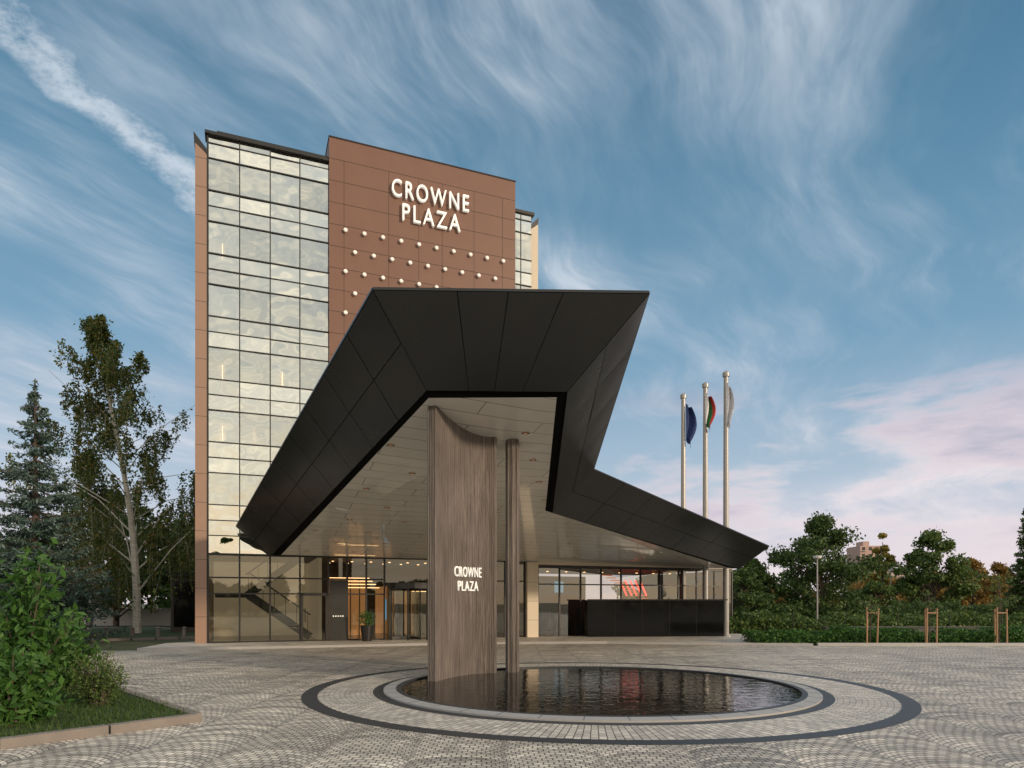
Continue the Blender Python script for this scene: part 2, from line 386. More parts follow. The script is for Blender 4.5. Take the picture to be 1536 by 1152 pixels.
kerbed_bed('lawn_bed',[(-14.6,22.0),(-17,20.5),(-26,19),(-26,25),(-20,25.2),(-15.4,24.3)],blades=8000)
kerbed_bed('lawn_bed',[(-16.5,37),(-15,33),(-19,30),(-34,29),(-40,44),(-24,46)],blades=0)

# ---------------------------------------------------------------- hotel
hotel=empty('hotel_building')
FL=[4.45+2.54*i for i in range(7)]
core=MB()
core.fbox(-4.74,0,4.3,20.55,-14,-.85,0)
for h in FL: core.fbox(-4.72,-.01,h-.1,min(h+1.1,20.5),-.84,-.12,1)
for k,s0 in enumerate((-3.55,-2.37,-1.18)):
    core.fbox(s0-.12,s0+.12,4.4,20.5,-.84,-.3,1)
for h in FL[:-1]:
    for i in range(4):
        a=-4.73+1.1825*i
        if random.random()<.7: core.fbox(a+.1,a+.1+random.uniform(.2,.8),h+1.15,h+2.4,-.5,-.45,0)
        if random.random()<.22: core.fbox(a+.5,a+.53,h+1.5,h+2.1,-.8,-.75,2)
core.fbox(8.56,9.68,3.8,20.55,-14,-1.2,0)
core.build('tower_core',[M_int,M_slabc,M_warm],hotel)
gl=MB()
ss=[-4.73+1.1825*i for i in range(5)]
rows=[]
for h in FL:
    rows+=[(h,h+.62,1),(h+.62,h+1.25,1),(h+1.25,h+2.54,0)]
rows=[(a,min(b_,20.6),k) for a,b_,k in rows if a<20.5]
rows=[(3.7,4.45,1)]+rows
def pane(mb,s0,s1,h0,h1,d,mi,tilt=.004):
    e=[random.gauss(0,tilt) for _ in range(3)]
    mb.quad([F(s0,h0,d),F(s1,h0,d+e[0]),F(s1,h1,d+e[0]+e[1]),F(s0,h1,d+e[1])],mi)
for i in range(4):
    for a,b_,k in rows: pane(gl,ss[i]+.02,ss[i+1]-.02,a+.015,b_-.015,0,k,.007)
for a,b_,k in rows: pane(gl,8.56,9.66,a+.015,b_-.015,-.5,k)
gl.build('curtain_glazing',[M_glass,M_glass2],hotel)
fr=MB()
for s_ in ss: fr.fbox(s_-.022,s_+.022,3.7,20.6,-.08,.035)
for a,b_,k in rows: fr.fbox(-4.73,0,a-.02,a+.02,-.08,.05 if k==0 or a in FL else .03)
for a,b_,k in rows: fr.fbox(8.55,9.68,a-.02,a+.02,-.58,-.46)
fr.fbox(9.1,9.13,3.7,20.6,-.58,-.465)
fr.fbox(-4.85,-.01,20.6,20.72,-.5,.16); fr.fbox(-4.4,-.01,20.72,20.86,-.5,.02)
fr.fbox(8.56,9.8,20.6,20.74,-1.0,-.40)
fr.build('mullions_and_roof_edge',[M_frame],hotel)
br_=MB()
br_.fbox(0,8.55,4.2,21.6,-13.9,.2,0)
br_.fbox(-.02,8.57,21.6,21.66,-13.9,.22,1)
hs=[4.9+.93*i for i in range(18)]
for h in hs: br_.fbox(.01,8.54,h-.009,h+.009,.15,.203,1)
vl=[.62,2.55,3.9,4.98,6.5,7.9]
for k,s_ in enumerate(vl):
    for j in range(len(hs)-1):
        br_.fbox(s_-.008,s_+.008,hs[j]+.009,hs[j+1]-.009,.15,.2025,1)
br_.fbox(8.55,8.57,4.2,21.6,-.45,.15,1)
br_.build('terracotta_cladding',[M_brown,M_seam],hotel)
fn=MB()
def prism(mb,s0,s1,h0,hl,hr,d0,d1,mi):
    mb.hexa([F(s0,h0,d1),F(s1,h0,d1),F(s1,h0,d0),F(s0,h0,d0),F(s0,hl,d1),F(s1,hr,d1),F(s1,hr,d0),F(s0,hl,d0)],mi)
prism(fn,-5.2,-4.78,0,20.15,19.75,-6,.12,0)
fn.hexa([F(-5.24,20.16,.13),F(-4.77,19.76,.13),F(-4.77,19.76,-6),F(-5.24,20.16,-6),F(-5.26,20.55,.14),F(-4.77,19.95,.14),F(-4.77,19.95,-6),F(-5.26,20.55,-6)],1)
fn.fbox(-4.78,-4.74,0,20.6,-1,.06,1)
for i in range(17): fn.fbox(-5.202,-4.78,1.15+1.15*i,1.165+1.15*i,.1,.123,1)
prism(fn,9.7,10.38,0,20.2,20.75,-6,-1.3,2)
fn.hexa([F(9.69,20.21,-1.29),F(10.38,20.76,-1.29),F(10.38,20.76,-6),F(9.69,20.21,-6),F(9.69,20.38,-1.28),F(10.42,21.1,-1.28),F(10.42,21.1,-6),F(9.69,20.38,-6)],1)
fn.fbox(9.15,9.72,0,3.66,-.25,.25,2)
for i in range(3): fn.fbox(9.149,9.721,.9+.9*i,.912+.9*i,.2,.252,1)
fn.build('side_fins',[M_brown2,M_black,M_cream],hotel)

kn=MB()
for r in range(9):
    h=17.7-.885*r
    s_=.67+(.402 if r%2 else 0)
    while s_<8.2:
        kn.tube([F(s_,h,.2),F(s_,h,.27),F(s_,h,.33),F(s_,h,.36)],[.04,.045,.09,.06],12)
        s_+=.804
kn.build('facade_lights',[M_bulb],hotel,smooth=False)

def text_obj(txt,name,mapf,width,height,depth,matl,parent,spacing=1.0,offset=.012):
    cu=bpy.data.curves.new(name,'FONT'); cu.body=txt; cu.extrude=.5; cu.offset=offset; cu.space_character=spacing; cu.resolution_u=4
    o=bpy.data.objects.new(name+'_tmp',cu); sc.collection.objects.link(o); bpy.context.view_layer.update()
    dg=bpy.context.evaluated_depsgraph_get(); me=bpy.data.meshes.new_from_object(o.evaluated_get(dg))
    bpy.data.objects.remove(o)
    co_=np.array([v.co[:] for v in me.vertices]); mn=co_.min(0);mx=co_.max(0)
    for v in me.vertices:
        a=(v.co.x-mn[0])/(mx[0]-mn[0])*width; b2=(v.co.y-mn[1])/(mx[1]-mn[1])*height; c=(v.co.z-mn[2])/(mx[2]-mn[2])*depth
        v.co=mapf(a,b2,c)
    me.materials.clear(); me.materials.append(matl)
    ob=bpy.data.objects.new(name,me); sc.collection.objects.link(ob); ob.parent=parent; return ob
text_obj('CROWNE','sign_letters_top',lambda a,b,c:F(2.66+a,19.6+b,.26+c),3.54,.76,.13,M_white,hotel,1.25,-.002)
text_obj('PLAZA','sign_letters_bottom',lambda a,b,c:F(3.13+a,18.62+b,.26+c),2.66,.74,.13,M_white,hotel,1.25,-.002)

# ground floor
gf=MB()
gf.fbox(-4.74,21.3,0.0,.1,-9,-.05,2)
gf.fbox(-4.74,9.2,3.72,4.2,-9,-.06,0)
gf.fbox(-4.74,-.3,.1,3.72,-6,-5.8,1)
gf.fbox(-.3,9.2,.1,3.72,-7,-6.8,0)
gf.fbox(-.35,-.2,.1,3.72,-6,-.8,1)
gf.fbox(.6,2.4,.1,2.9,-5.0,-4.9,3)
for i in range(4): gf.fbox(.5+.05*i,2.5,2.95-.18*i,2.975-.18*i,-4.5+.9*i,-4.45+.9*i,4)
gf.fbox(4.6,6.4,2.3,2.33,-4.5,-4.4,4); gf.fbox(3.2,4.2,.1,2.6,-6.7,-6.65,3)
for i in range(10):
    for j in range(2): gf.fbox(.5+.9*i,.6+.9*i,3.69,3.71,-3.2-1.5*j,-3.1-1.5*j,4)
gf.fbox(2.95,3.25,.9,1.9,-3.0,-2.95,5)
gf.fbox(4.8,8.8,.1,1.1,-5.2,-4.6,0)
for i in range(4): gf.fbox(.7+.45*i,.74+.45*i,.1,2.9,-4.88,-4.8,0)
gf.build('ground_floor_interior',[M_dint,M_hall,M_floor,M_warmdim,M_warm,M_blue],hotel)
st=MB()
def fl_(s0,h0,s1,h1,d,mi=0):
    st.beam(F(s0,h0,d),F(s1,h1,d),.06,.34,mi)
    st.beam(F(s0,h0,d-1.1),F(s1,h1,d-1.1),.06,.34,mi)
    st.beam(F(s0,h0+.95,d),F(s1,h1+.95,d),.05,.06,mi)
    n=11
    for i in range(n):
        t=(i+.5)/n; ss_=s0+(s1-s0)*t; hh_=h0+(h1-h0)*t
        st.fbox(ss_-.17,ss_+.17,hh_,hh_+.05,d-1.1,d,mi)
        if i%2==0: st.fbox(ss_-.012,ss_+.012,hh_+.1,hh_+.95,d-.012,d+.012,mi)
fl_(-3.2,2.05,-.7,.25,-.6); fl_(-3.3,2.0,-1.1,3.7,-1.9)
st.fbox(-4.5,-3.0,1.95,2.12,-2.9,-.6,0)
st.build('staircase',[M_frame],hotel)
gg=MB(); fg=MB()
gs=[-4.73,-3.55,-2.37,-1.18,0,.78,1.6,2.4]
hr=[.12,2.1,2.75,3.68]
for i in range(len(gs)-1):
    for j in range(3): pane(gg,gs[i]+.02,gs[i+1]-.02,hr[j]+.02,hr[j+1]-.02,0,1 if i<4 else 0,.002)
    for h in hr: fg.fbox(gs[i],gs[i+1],h-.03,h+.03,-.06,.04)
for s_ in gs: fg.fbox(s_-.035,s_+.035,.1,3.7,-.065,.045)
for s_ in [4.9,5.7,6.5,7.3,8.1,9.1]:
    fg.fbox(s_-.035,s_+.035,.1,3.7,-.065,.045)
for a,b_ in ((4.9,5.7),(5.7,6.5),(6.5,7.3),(7.3,8.1),(8.1,9.1)):
    for j in ((.12,2.75),(2.75,3.68)): pane(gg,a+.02,b_-.02,j[0]+.02,j[1]-.02,0,0,.002)
fg.fbox(4.9,9.1,2.72,2.78,-.06,.04)
pane(gg,2.42,4.88,2.62,3.66,0,0,.002); fg.fbox(2.4,4.9,2.5,2.62,-.1,.1)
fg.fbox(-4.73,9.2,3.66,3.74,-.07,.05)
fg.fbox(-1.15,-1.05,.1,2.15,-.05,.09); fg.fbox(-.13,-.03,.1,2.15,-.05,.09); fg.fbox(-1.15,-.03,2.02,2.15,-.05,.09)
fg.tube([F(-.98,.9,.14),F(-.98,1.5,.14)],[.02,.02],8)
fg.fbox(.05,.74,.1,2.7,-.02,.07)
c=F(3.6,0,.1)
def cyl_pt(r,t,h): return Vector((c.x+r*math.cos(t),c.y+r*math.sin(t),h))
for k in range(24):
    t0=2*math.pi*k/24;t1=2*math.pi*(k+1)/24
    fg.hexa([cyl_pt(1.12,t0,2.35),cyl_pt(1.12,t1,2.35),cyl_pt(.6,t1,2.35),cyl_pt(.6,t0,2.35),cyl_pt(1.12,t0,2.6),cyl_pt(1.12,t1,2.6),cyl_pt(.6,t1,2.6),cyl_pt(.6,t0,2.6)])
    if k%3==0: fg.tube([cyl_pt(1.1,t0,.1),cyl_pt(1.1,t0,2.35)],[.035,.035],6)
    if not(3.8<t0<5.6): gg.quad([cyl_pt(1.1,t0,.12),cyl_pt(1.1,t1,.12),cyl_pt(1.1,t1,2.35),cyl_pt(1.1,t0,2.35)],0)
for k in range(4):
    t=.5+k*math.pi/2; e=cyl_pt(1.05,t,0)
    fg.beam((c.x,c.y,2.3),(e.x,e.y,2.3),.05,.07); fg.beam((c.x,c.y,.18),(e.x,e.y,.18),.05,.1); fg.tube([(e.x,e.y,.12),(e.x,e.y,2.33)],[.03,.03],6)
    gg.quad([(c.x,c.y,.2),(e.x,e.y,.2),(e.x,e.y,2.3),(c.x,c.y,2.3)],0)
gg.build('ground_floor_glass',[M_gglass,M_hglass],hotel); fg.build('entrance_frames',[M_frame],hotel)
s5=MB()
for i in range(5):
    p=[]
    for k in range(10):
        r=.045 if k%2==0 else .02; t=math.pi/2+k*math.pi/5
        p.append(F(.19+.1*i+r*math.cos(t),1.15+r*math.sin(t),.075))
    s5.quad(p)
s5.build('star_rating',[M_white],hotel)

# ---------------------------------------------------------------- pavilion
pav=empty('restaurant_pavilion')
p=MB(); pg=MB()
p.fbox(9.75,21.3,3.56,3.74,-9,.12,0)
p.fbox(9.75,21.3,3.42,3.56,-.08,.05,1)
p.fbox(9.75,17,.1,3.4,-9,-8.8,2)
s_=9.8
while s_<21.3:
    p.fbox(s_-.03,s_+.03,.1,3.5,-.06,.05,1); s_+=1.15
    if s_<21.3:
        pane(pg,s_-1.12,s_-.03,.12,2.6,0,0,.003); pane(pg,s_-1.12,s_-.03,2.66,3.4,0,0,.003)
p.fbox(9.75,21.2,2.6,2.66,-.06,.045,1)
p.fbox(21.1,21.25,.1,3.5,-9,0,1)
for i in range(10): p.beam(F(15.0+.26*i,3.25-.14*i,-3),F(15.6+.26*i,3.25-.14*i,-3),.05,.06,3)
for i in range(5): p.beam(F(17.3+.34*i,3.05,-5),F(17.75+.34*i,2.15,-5),.05,.07,4)
p.fbox(12.6,13.1,2.3,2.9,-4.1,-4,5)
for i in range(9): p.fbox(10.5+1.1*i,10.6+1.1*i,3.38,3.41,-3,-2.9,6)
for i in range(14):
    p.fbox(10.2+.75*i,10.55+.75*i,.1,.95,-2.6,-2.2,2)
    p.fbox(10.2+.75*i,10.24+.75*i,.95,1.45,-2.6,-2.2,2)
p.build('pavilion_structure',[M_cream,M_frame,M_dint,M_orange,M_red,M_blue,M_warm],pav)
pg.build('pavilion_glazing',[M_pglass],pav)
b_=MB()
b_.hexa([(3.62,32.7,.09),(10.3,33.3,.09),(10.3,36.2,.09),(3.62,34.0,.09),(3.62,32.7,1.86),(10.3,33.3,1.86),(10.3,36.2,1.86),(3.62,34.0,1.86)],0)
for i in range(1,5):
    t=i/5; b_.beam((3.62+6.68*t,32.7+.6*t-.002,.1),(3.62+6.68*t,32.7+.6*t-.002,1.85),.012,.012,1)
b_.box(3.6,10.33,32.66,32.69,1.84,1.9,1)
b_.build('terrace_screen_wall',[M_gloss,M_seam])

# ---------------------------------------------------------------- canopy
can=empty('entrance_canopy')
V=Vector
P0=V((-10.7,26.5,4.68));P1=V((-2.58,12.7,7.53));P2=V((2.6,13.0,7.6));P3=V((2.68,22.5,6.1));P4=V((11.1,29.5,4.15))
Ao=V((-1.763,14.1,6.106));Bo=V((1.129,14.1,6.079));Co=V((1.365,23.3,4.817));Do=V((10.227,30.8,3.264));Eo=V((-9.844,28.0,3.696))
A=V((-1.74,14.25,5.986));B=V((.932,14.25,6.0));C=V((1.147,23.5,4.89));D=V((9.9,31,3.29));E=V((-9.562,28.3,3.717))
G=F(9.5,3.7,.06);H=F(19.5,3.58,.14);E2=F(-2.0,3.72,.06)
cm=MB()
def panelled(a,b,c,d,us,rows_,gap=.009,out=.022):
    nrm=(b-a).cross(d-a).normalized()
    if nrm.z>0: nrm=-nrm
    def bl(u,v): return (a.lerp(b,u)).lerp(d.lerp(c,u),v)
    K=24
    for i in range(K):
        for j in range(8): cm.quad([bl(i/K,j/8),bl((i+1)/K,j/8),bl((i+1)/K,(j+1)/8),bl(i/K,(j+1)/8)],1)
    L=(b-a).length; Hh=(d-a).length
    for i in range(len(us)-1):
        for j in range(len(rows_)-1):
            u0,u1,v0,v1=us[i],us[i+1],rows_[j],rows_[j+1]
            gu=gap/L;gv=gap/Hh
            if i>0:u0+=gu
            if i<len(us)-2:u1-=gu
            if j>0:v0+=gv
            if j<len(rows_)-2:v1-=gv
            t1,t2=[random.uniform(0,.006) for _ in range(2)]
            n_=6
            for p_ in range(n_):
                for q_ in range(n_):
                    c4=[]
                    for (ii,jj) in ((p_,q_),(p_+1,q_),(p_+1,q_+1),(p_,q_+1)):
                        fu,fv=ii/n_,jj/n_
                        bulge=.004*math.sin(fu*math.pi)*math.sin(fv*math.pi)
                        c4.append(bl(u0+(u1-u0)*fu,v0+(v1-v0)*fv)+nrm*(out+t1*fu+t2*fv+bulge))
                    cm.quad(c4,0)
panelled(P1,P2,Bo,Ao,[0,.30,.485,.685,1],[0,1])
panelled(P0,P1,Ao,Eo,[0,.16,.32,.45,.57,.68,.79,.9,1],[0,.5,1])
panelled(P2,P3,Co,Bo,[0,.2,.4,.6,.8,1],[0,.5,1])
panelled(P3,P4,Do,Co,[0,.14,.28,.42,.57,.71,.85,1],[0,.5,1])
cm.quad([P0,Eo,F(-2.3,3.74,.1),F(-2.6,4.7,.1)],0)
cm.quad([P4,F(19.9,4.2,.1),F(19.7,3.6,.1),Do],0)
for a,b2,c2,d2 in ((Ao,Bo,B,A),(Bo,Co,C,B),(Co,Do,D,C),(Eo,Ao,A,E)): cm.quad([a,b2,c2,d2],1)
cm.quad([Do,F(19.7,3.6,.1),H,D],1); cm.quad([Eo,E,E2,F(-2.3,3.74,.1)],1)
R1=F(-2.6,4.7,.1);R2=F(9.5,4.9,.25);R3=F(19.9,4.2,.1)
for q in ([P0,P1,R1],[P1,P2,P3],[P1,P3,R2,R1],[P3,P4,R3,R2]): cm.quad(q,0)
for a,b2 in ((P0,P1),(P1,P2),(P2,P3),(P3,P4)): cm.beam(a+V((0,0,.02)),b2+V((0,0,.02)),.05,.05,0)
cm.build('fascia_and_roof',[M_fascia,M_fback],can)
cs=MB()
for q in ([E,A,B],[E,B,C],[E,C,G],[E,G,E2],[C,D,H,G]): cs.quad(q,0)
cs.build('soffit',[M_soff],can)
dl=MB()
def soff_z(x,y):
    for t in ([E,A,B],[E,B,C],[E,C,G]):
        a,b2,c2=t
        den_=((b2.y-c2.y)*(a.x-c2.x)+(c2.x-b2.x)*(a.y-c2.y))
        l1=((b2.y-c2.y)*(x-c2.x)+(c2.x-b2.x)*(y-c2.y))/den_; l2=((c2.y-a.y)*(x-c2.x)+(a.x-c2.x)*(y-c2.y))/den_; l3=1-l1-l2
        if min(l1,l2,l3)>.0: return l1*a.z+l2*b2.z+l3*c2.z
    return None
for i in range(12):
    for j in range(9):
        q=F(-1+.95*i,0,1.2+1.75*j); z=soff_z(q.x,q.y)
        if z and (i+j)%2==0: 
            annulus(dl,.06,.10,z-.012,z-.006,0,16,cx=q.x,cy=q.y); annulus(dl,0,.06,z-.006,z-.006,1,16,cx=q.x,cy=q.y)
dl.build('downlights',[M_frame,M_warmdim],can)

pyl=empty('curved_sign_pylon')
q0=V((-1.62,14.6,0));qc=V((-1.11,16.35,0));q2=V((-.4,16.3,0))
def arc(t): return q0*(1-t)**2+qc*2*t*(1-t)+q2*t*t
def arcn(t):
    d=(qc-q0)*2*(1-t)+(q2-qc)*2*t; d.normalize(); return V((d.y,-d.x,0))
def wall(mb,arcf,nf,th,n=60,z0=.0):
    fr_=[];bk=[]
    for k in range(n+1):
        t=k/n; rib=.012 if k%2 else 0
        fr_.append(arcf(t)+nf(t)*rib); bk.append(arcf(t)-nf(t)*th)
    zt=lambda p:ceil_h(p.x,p.y)+.15
    for k in range(n):
        mb.quad([V((fr_[k].x,fr_[k].y,z0)),V((fr_[k+1].x,fr_[k+1].y,z0)),V((fr_[k+1].x,fr_[k+1].y,zt(fr_[k+1]))),V((fr_[k].x,fr_[k].y,zt(fr_[k])))])
        mb.quad([V((bk[k].x,bk[k].y,z0)),V((bk[k+1].x,bk[k+1].y,z0)),V((bk[k+1].x,bk[k+1].y,zt(bk[k+1]))),V((bk[k].x,bk[k].y,zt(bk[k])))])
    for a,b2 in ((fr_[0],bk[0]),(fr_[-1],bk[-1])):
        n2=8; dirn=(arcf(0)-arcf(.02)).normalized() if a is fr_[0] else (arcf(1)-arcf(.98)).normalized()
        for k in range(n2):
            p=a.lerp(b2,k/n2)+dirn*(.02 if k%2 else 0); q=a.lerp(b2,(k+1)/n2)+dirn*(0 if k%2 else .02)
            zz=zt(p)
            mb.quad([V((p.x,p.y,z0)),V((q.x,q.y,z0)),V((q.x,q.y,zz)),V((p.x,p.y,zz))])
cw=MB(); wall(cw,arc,arcn,.2); cw.build('curved_wall',[M_col],pyl)
cw=MB()
cw2=[]
ns=28
for k in range(ns):
    t=2*math.pi*k/ns
    ex=.16*math.copysign(abs(math.cos(t))**.5,math.cos(t)); ey=.45*math.copysign(abs(math.sin(t))**.5,math.sin(t))
    rr=1+(.07 if k%2 else 0); cw2.append((.0+ex*rr+0.01,16.95+ey*rr))
for k in range(ns):
    a=cw2[k];b2=cw2[(k+1)%ns]
    cw.quad([(*a,0),(*b2,0),(*b2,ceil_h(*b2)+.15),(*a,ceil_h(*a)+.15)])
cw.build('slim_column',[M_col],pyl)
def mapcol(a0,h0):
    def f(a,b,c):
        t=a0+a/2.35*1.0
        p=arc(t)+arcn(t)*(.02+c); return V((p.x,p.y,h0+b))
    return f
text_obj('CROWNE','sign_letters_top',mapcol(.27,2.31),1.12,.235,.03,M_white,pyl,1.15,.0)
text_obj('PLAZA','sign_letters_bottom',mapcol(.33,1.99),.84,.225,.03,M_white,pyl,1.15,.0)

# ---------------------------------------------------------------- flagpoles
def flagpole(x,y,h,cols,drop,wd,seed):
    e=empty('flagpole')
    m_=MB(); m_.tube([(x,y,0),(x,y,.3),(x,y,h*.5),(x,y,h-.3),(x,y,h-.28),(x,y,h-.1),(x,y,h)],[.16,.15,.135,.11,.16,.17,.05],14)
    m_.tube([(x,y,.0),(x,y,.12)],[.3,.28],14)
    m_.build('pole',[M_pole],e,smooth=False)
    f=MB(); random.seed(seed); nu,nv=14,18; pts={}
    for i in range(nu+1):
        for j in range(nv+1):
            u=i/nu;v=j/nv
            sag=u*.55
            xx=x+.10+wd*u*(.5+.5*math.sin(math.pi*min(1,v*1.2))); yy=y-.15+.16*math.sin(u*9+v*2.5+seed)*(u*1.2+.1)
            if seed==2 or seed==1: xx-=.18
            zz=h-.6-v*drop*(1-.08*u)-sag*(.5+.5*v)
            pts[i,j]=(xx,yy-(.15 if seed<3 else 0),zz)
    for i in range(nu):
        for j in range(nv):
            if len(cols)==3: mi=min(2,int(i/nu*3))
            else: mi=0
            f.quad([pts[i,j],pts[i+1,j],pts[i+1,j+1],pts[i,j+1]],mi)
    f.build('flag',cols,e,smooth=True)
M_navy=mat('navy_cloth',(.012,.03,.12),.8); M_redc=mat('red_cloth',(.42,.03,.02),.8); M_grc=mat('green_cloth',(.03,.16,.05),.8); M_wc=mat('white_cloth',(.66,.64,.66),.8)
flagpole(10.5,33.5,13.1,[M_wc],2.0,.32,1)
flagpole(9.97,35.2,13.1,[M_wc,M_grc,M_redc],1.6,.50,2)
flagpole(9.30,37.06,13.1,[M_navy],2.0,.62,3)

# ---------------------------------------------------------------- vegetation
L_birch=leafmat('birch_leaves',[(.03,.052,.014),(.055,.085,.02),(.085,.11,.028),(.20,.14,.04)],.35,1.5)
L_spruce=leafmat('spruce_needles',[(.018,.036,.028),(.035,.062,.05),(.075,.11,.095)],.1,1.5)
L_shrub=leafmat('shrub_leaves',[(.018,.05,.010),(.035,.085,.015),(.06,.13,.025)],.3,1.45)
L_dark=leafmat('dark_foliage',[(.018,.034,.010),(.035,.06,.016),(.065,.095,.025)],.3,1.7)
L_mid=leafmat('mid_foliage',[(.025,.05,.014),(.05,.08,.02),(.09,.115,.03)],.3,1.7)
L_aut=leafmat('autumn_foliage',[(.08,.06,.016),(.16,.10,.022),(.22,.12,.03)],.3,1.5)
L_pop=leafmat('poplar_foliage',[(.14,.12,.025),(.28,.21,.045)],.35,1.5)
M_birchb=mat('birch_bark',(.55,.50,.43),.8,var=.6,vscale=6,stretch=(.5,.5,2.5))
def clump(c,r,n,flat=.75):
    p=rng.normal(size=(n,3)); p/=np.linalg.norm(p,axis=1)[:,None]
    p*=(rng.uniform(.25,1.0,n)**.6)[:,None]*r*rng.uniform(.7,1.25,n)[:,None]; p[:,2]*=flat
    return p+np.array(c)
def broadleaf(name,x,y,h,wd,n,leaf,lm,trunk=.3,cr0=.2,seed=1,z0=0):
    random.seed(seed); m_=MB(); R=h*.012+.05
    m_.tube([(x,y,z0),(x+.1,y,z0+h*.3),(x-.05,y,z0+h*.6),(x,y,z0+h*.9)],[R*1.3,R,R*.6,R*.15],8,0)
    nc=int(40+wd*4); per=n//nc; pts=[]
    for k in range(nc):
        t=random.random(); zz=z0+h*(cr0+(.97-cr0)*t)
        prof=max(0,math.sin(math.pi*min(1,(t*.86+.16))))**.7
        a=random.uniform(0,6.28); rr=wd/2*prof*random.uniform(.35,1.0)
        c=(x+rr*math.cos(a),y+rr*math.sin(a),zz)
        m_.tube([(x,y,max(z0,zz-rr*.7)),((x+c[0])/2,(y+c[1])/2,zz-rr*.25),c],[R*.4,R*.25,R*.06],5,0,False)
        pts.append(clump(c,max(.35,wd*random.uniform(.06,.15)),per))
    m_.leaves(np.concatenate(pts),leaf,1)
    return m_.build(name,[M_bark,lm])
def birch(x,y,h,wd,n,seed,lean=0,leaf=.16,tmin=.16):
    random.seed(seed); m_=MB()
    tr=[V((x+lean*t+.25*math.sin(t*5),y+.2*math.sin(t*4),h*.97*t)) for t in [i/8 for i in range(9)]]
    m_.tube(tr,[.22*(1-i/8.6)+.015 for i in range(9)],8,0)
    pts=[]; nb=48
    for k in range(nb):
        t=tmin+(.99-tmin)*(k/nb)**.9; i=min(7,int(t*8)); p=tr[i].lerp(tr[i+1],t*8-i)
        a=k*2.4+random.uniform(-.5,.5); L=wd/2*random.uniform(.45,1.2)*(1.0-t)**.85*(.95 if t<.3 else 1.2)+.15
        tip=p+V((math.cos(a)*L,math.sin(a)*L,L*random.uniform(.35,1.1)+.15))
        midp=p.lerp(tip,.5)+V((0,0,L*.08))
        m_.tube([p,midp,tip],[.06*(1.1-t),.035*(1.1-t),.010],5,0,False)
        ns_=random.randint(5,8)
        for s in range(ns_):
            u=random.uniform(.35,1.1); b0=p.lerp(tip,u); dl_=random.uniform(.5,1.1)*(3.1-2.2*t)
            ox=random.gauss(0,.28)*(1.1-t*.7);oy=random.gauss(0,.28)*(1.1-t*.7)
            kk=int(n/nb/6.5)
            tt=rng.uniform(0,1,kk)
            sp=.06+.10*np.sin(tt*3.1)
            q=np.stack([b0.x+ox*np.sqrt(tt)+rng.normal(size=kk)*sp,b0.y+oy*np.sqrt(tt)+rng.normal(size=kk)*sp,b0.z+.2-dl_*tt+rng.normal(size=kk)*.08],1)
            pts.append(q)
            m_.tube([b0,b0+V((ox*.7,oy*.7,-dl_*.5)),b0+V((ox,oy,-dl_))],[.010,.006,.003],4,0,False)
    m_.leaves(np.concatenate(pts),leaf,1,asp=.6,vert=.5)
    return m_.build('birch_tree',[M_birchb,L_birch])
def spruce(name,x,y,h,wd,seed,lm=None,n=200,leaf=.26,z0=0):
    random.seed(seed); m_=MB(); m_.tube([(x,y,z0),(x,y,z0+h*.6),(x,y,z0+h)],[.2,.1,.015],8,0); pts=[]
    tiers=int(h/.33)
    for k in range(tiers):
        t=k/tiers; zz=z0+h*(.03+.95*t)+random.gauss(0,.05); Lm=wd/2*(1-t)**.85+.10; nb=max(5,int(13*(1-t)+4))
        for b in range(nb):
            a=random.uniform(0,6.28); L=Lm*random.uniform(.6,1.15); dr=-.16*L+random.gauss(0,.08)
            tip=V((x+L*math.cos(a),y+L*math.sin(a),zz+dr+.14*L))
            mid_=V((x+L*.55*math.cos(a),y+L*.55*math.sin(a),zz+dr*.9))
            m_.tube([(x,y,zz),mid_,tip],[.03,.02,.005],4,0,False)
            kk=int(14+n*L/(wd/2)*.45); u=rng.uniform(.1,1.03,kk)**.8
            base_=np.array([x,y,zz]); q=base_+(np.array(tip)-base_)*u[:,None]; q[:,2]+= (4*u*(1-u))*dr*.5
            wv=(.08+.26*L*(1.05-u).clip(0.1)*.5)
            lat=rng.normal(size=kk)*wv
            q[:,0]+=-math.sin(a)*lat; q[:,1]+=math.cos(a)*lat; q[:,2]-=np.abs(lat)*.35+rng.uniform(0,.16,kk)
            pts.append(q)
    pts.append(np.stack([x+rng.normal(size=60)*.06,y+rng.normal(size=60)*.06,z0+h-rng.uniform(0,.9,60)],1))
    m_.leaves(np.concatenate(pts),leaf,1,asp=.28)
    return m_.build(name,[M_bark,lm or L_spruce])
birch(-20.3,37,17.7,10.2,38000,11,-1.9,tmin=.13)
birch(-19.0,42,9.6,5.5,15000,12,.3)
birch(-17.6,40,8.2,4.2,12000,15,.1)
birch(-25.5,41,11,6,14000,14,.3)
spruce('spruce_tree',-20.6,29.5,11.3,6.4,3,n=230,leaf=.24)
spruce('spruce_tree',-20.5,24.5,6.0,4.8,5,n=200,leaf=.22)
broadleaf('background_tree',-29,50,10,9,9000,.4,L_dark,seed=21)
broadleaf('background_tree',-22,52,7,9,9000,.4,L_dark,seed=22)
broadleaf('background_tree',-17.5,50,6.3,6,7000,.35,L_dark,seed=23)
broadleaf('background_tree',-24,34,4.6,5.5,9000,.25,L_dark,seed=24,cr0=.05)
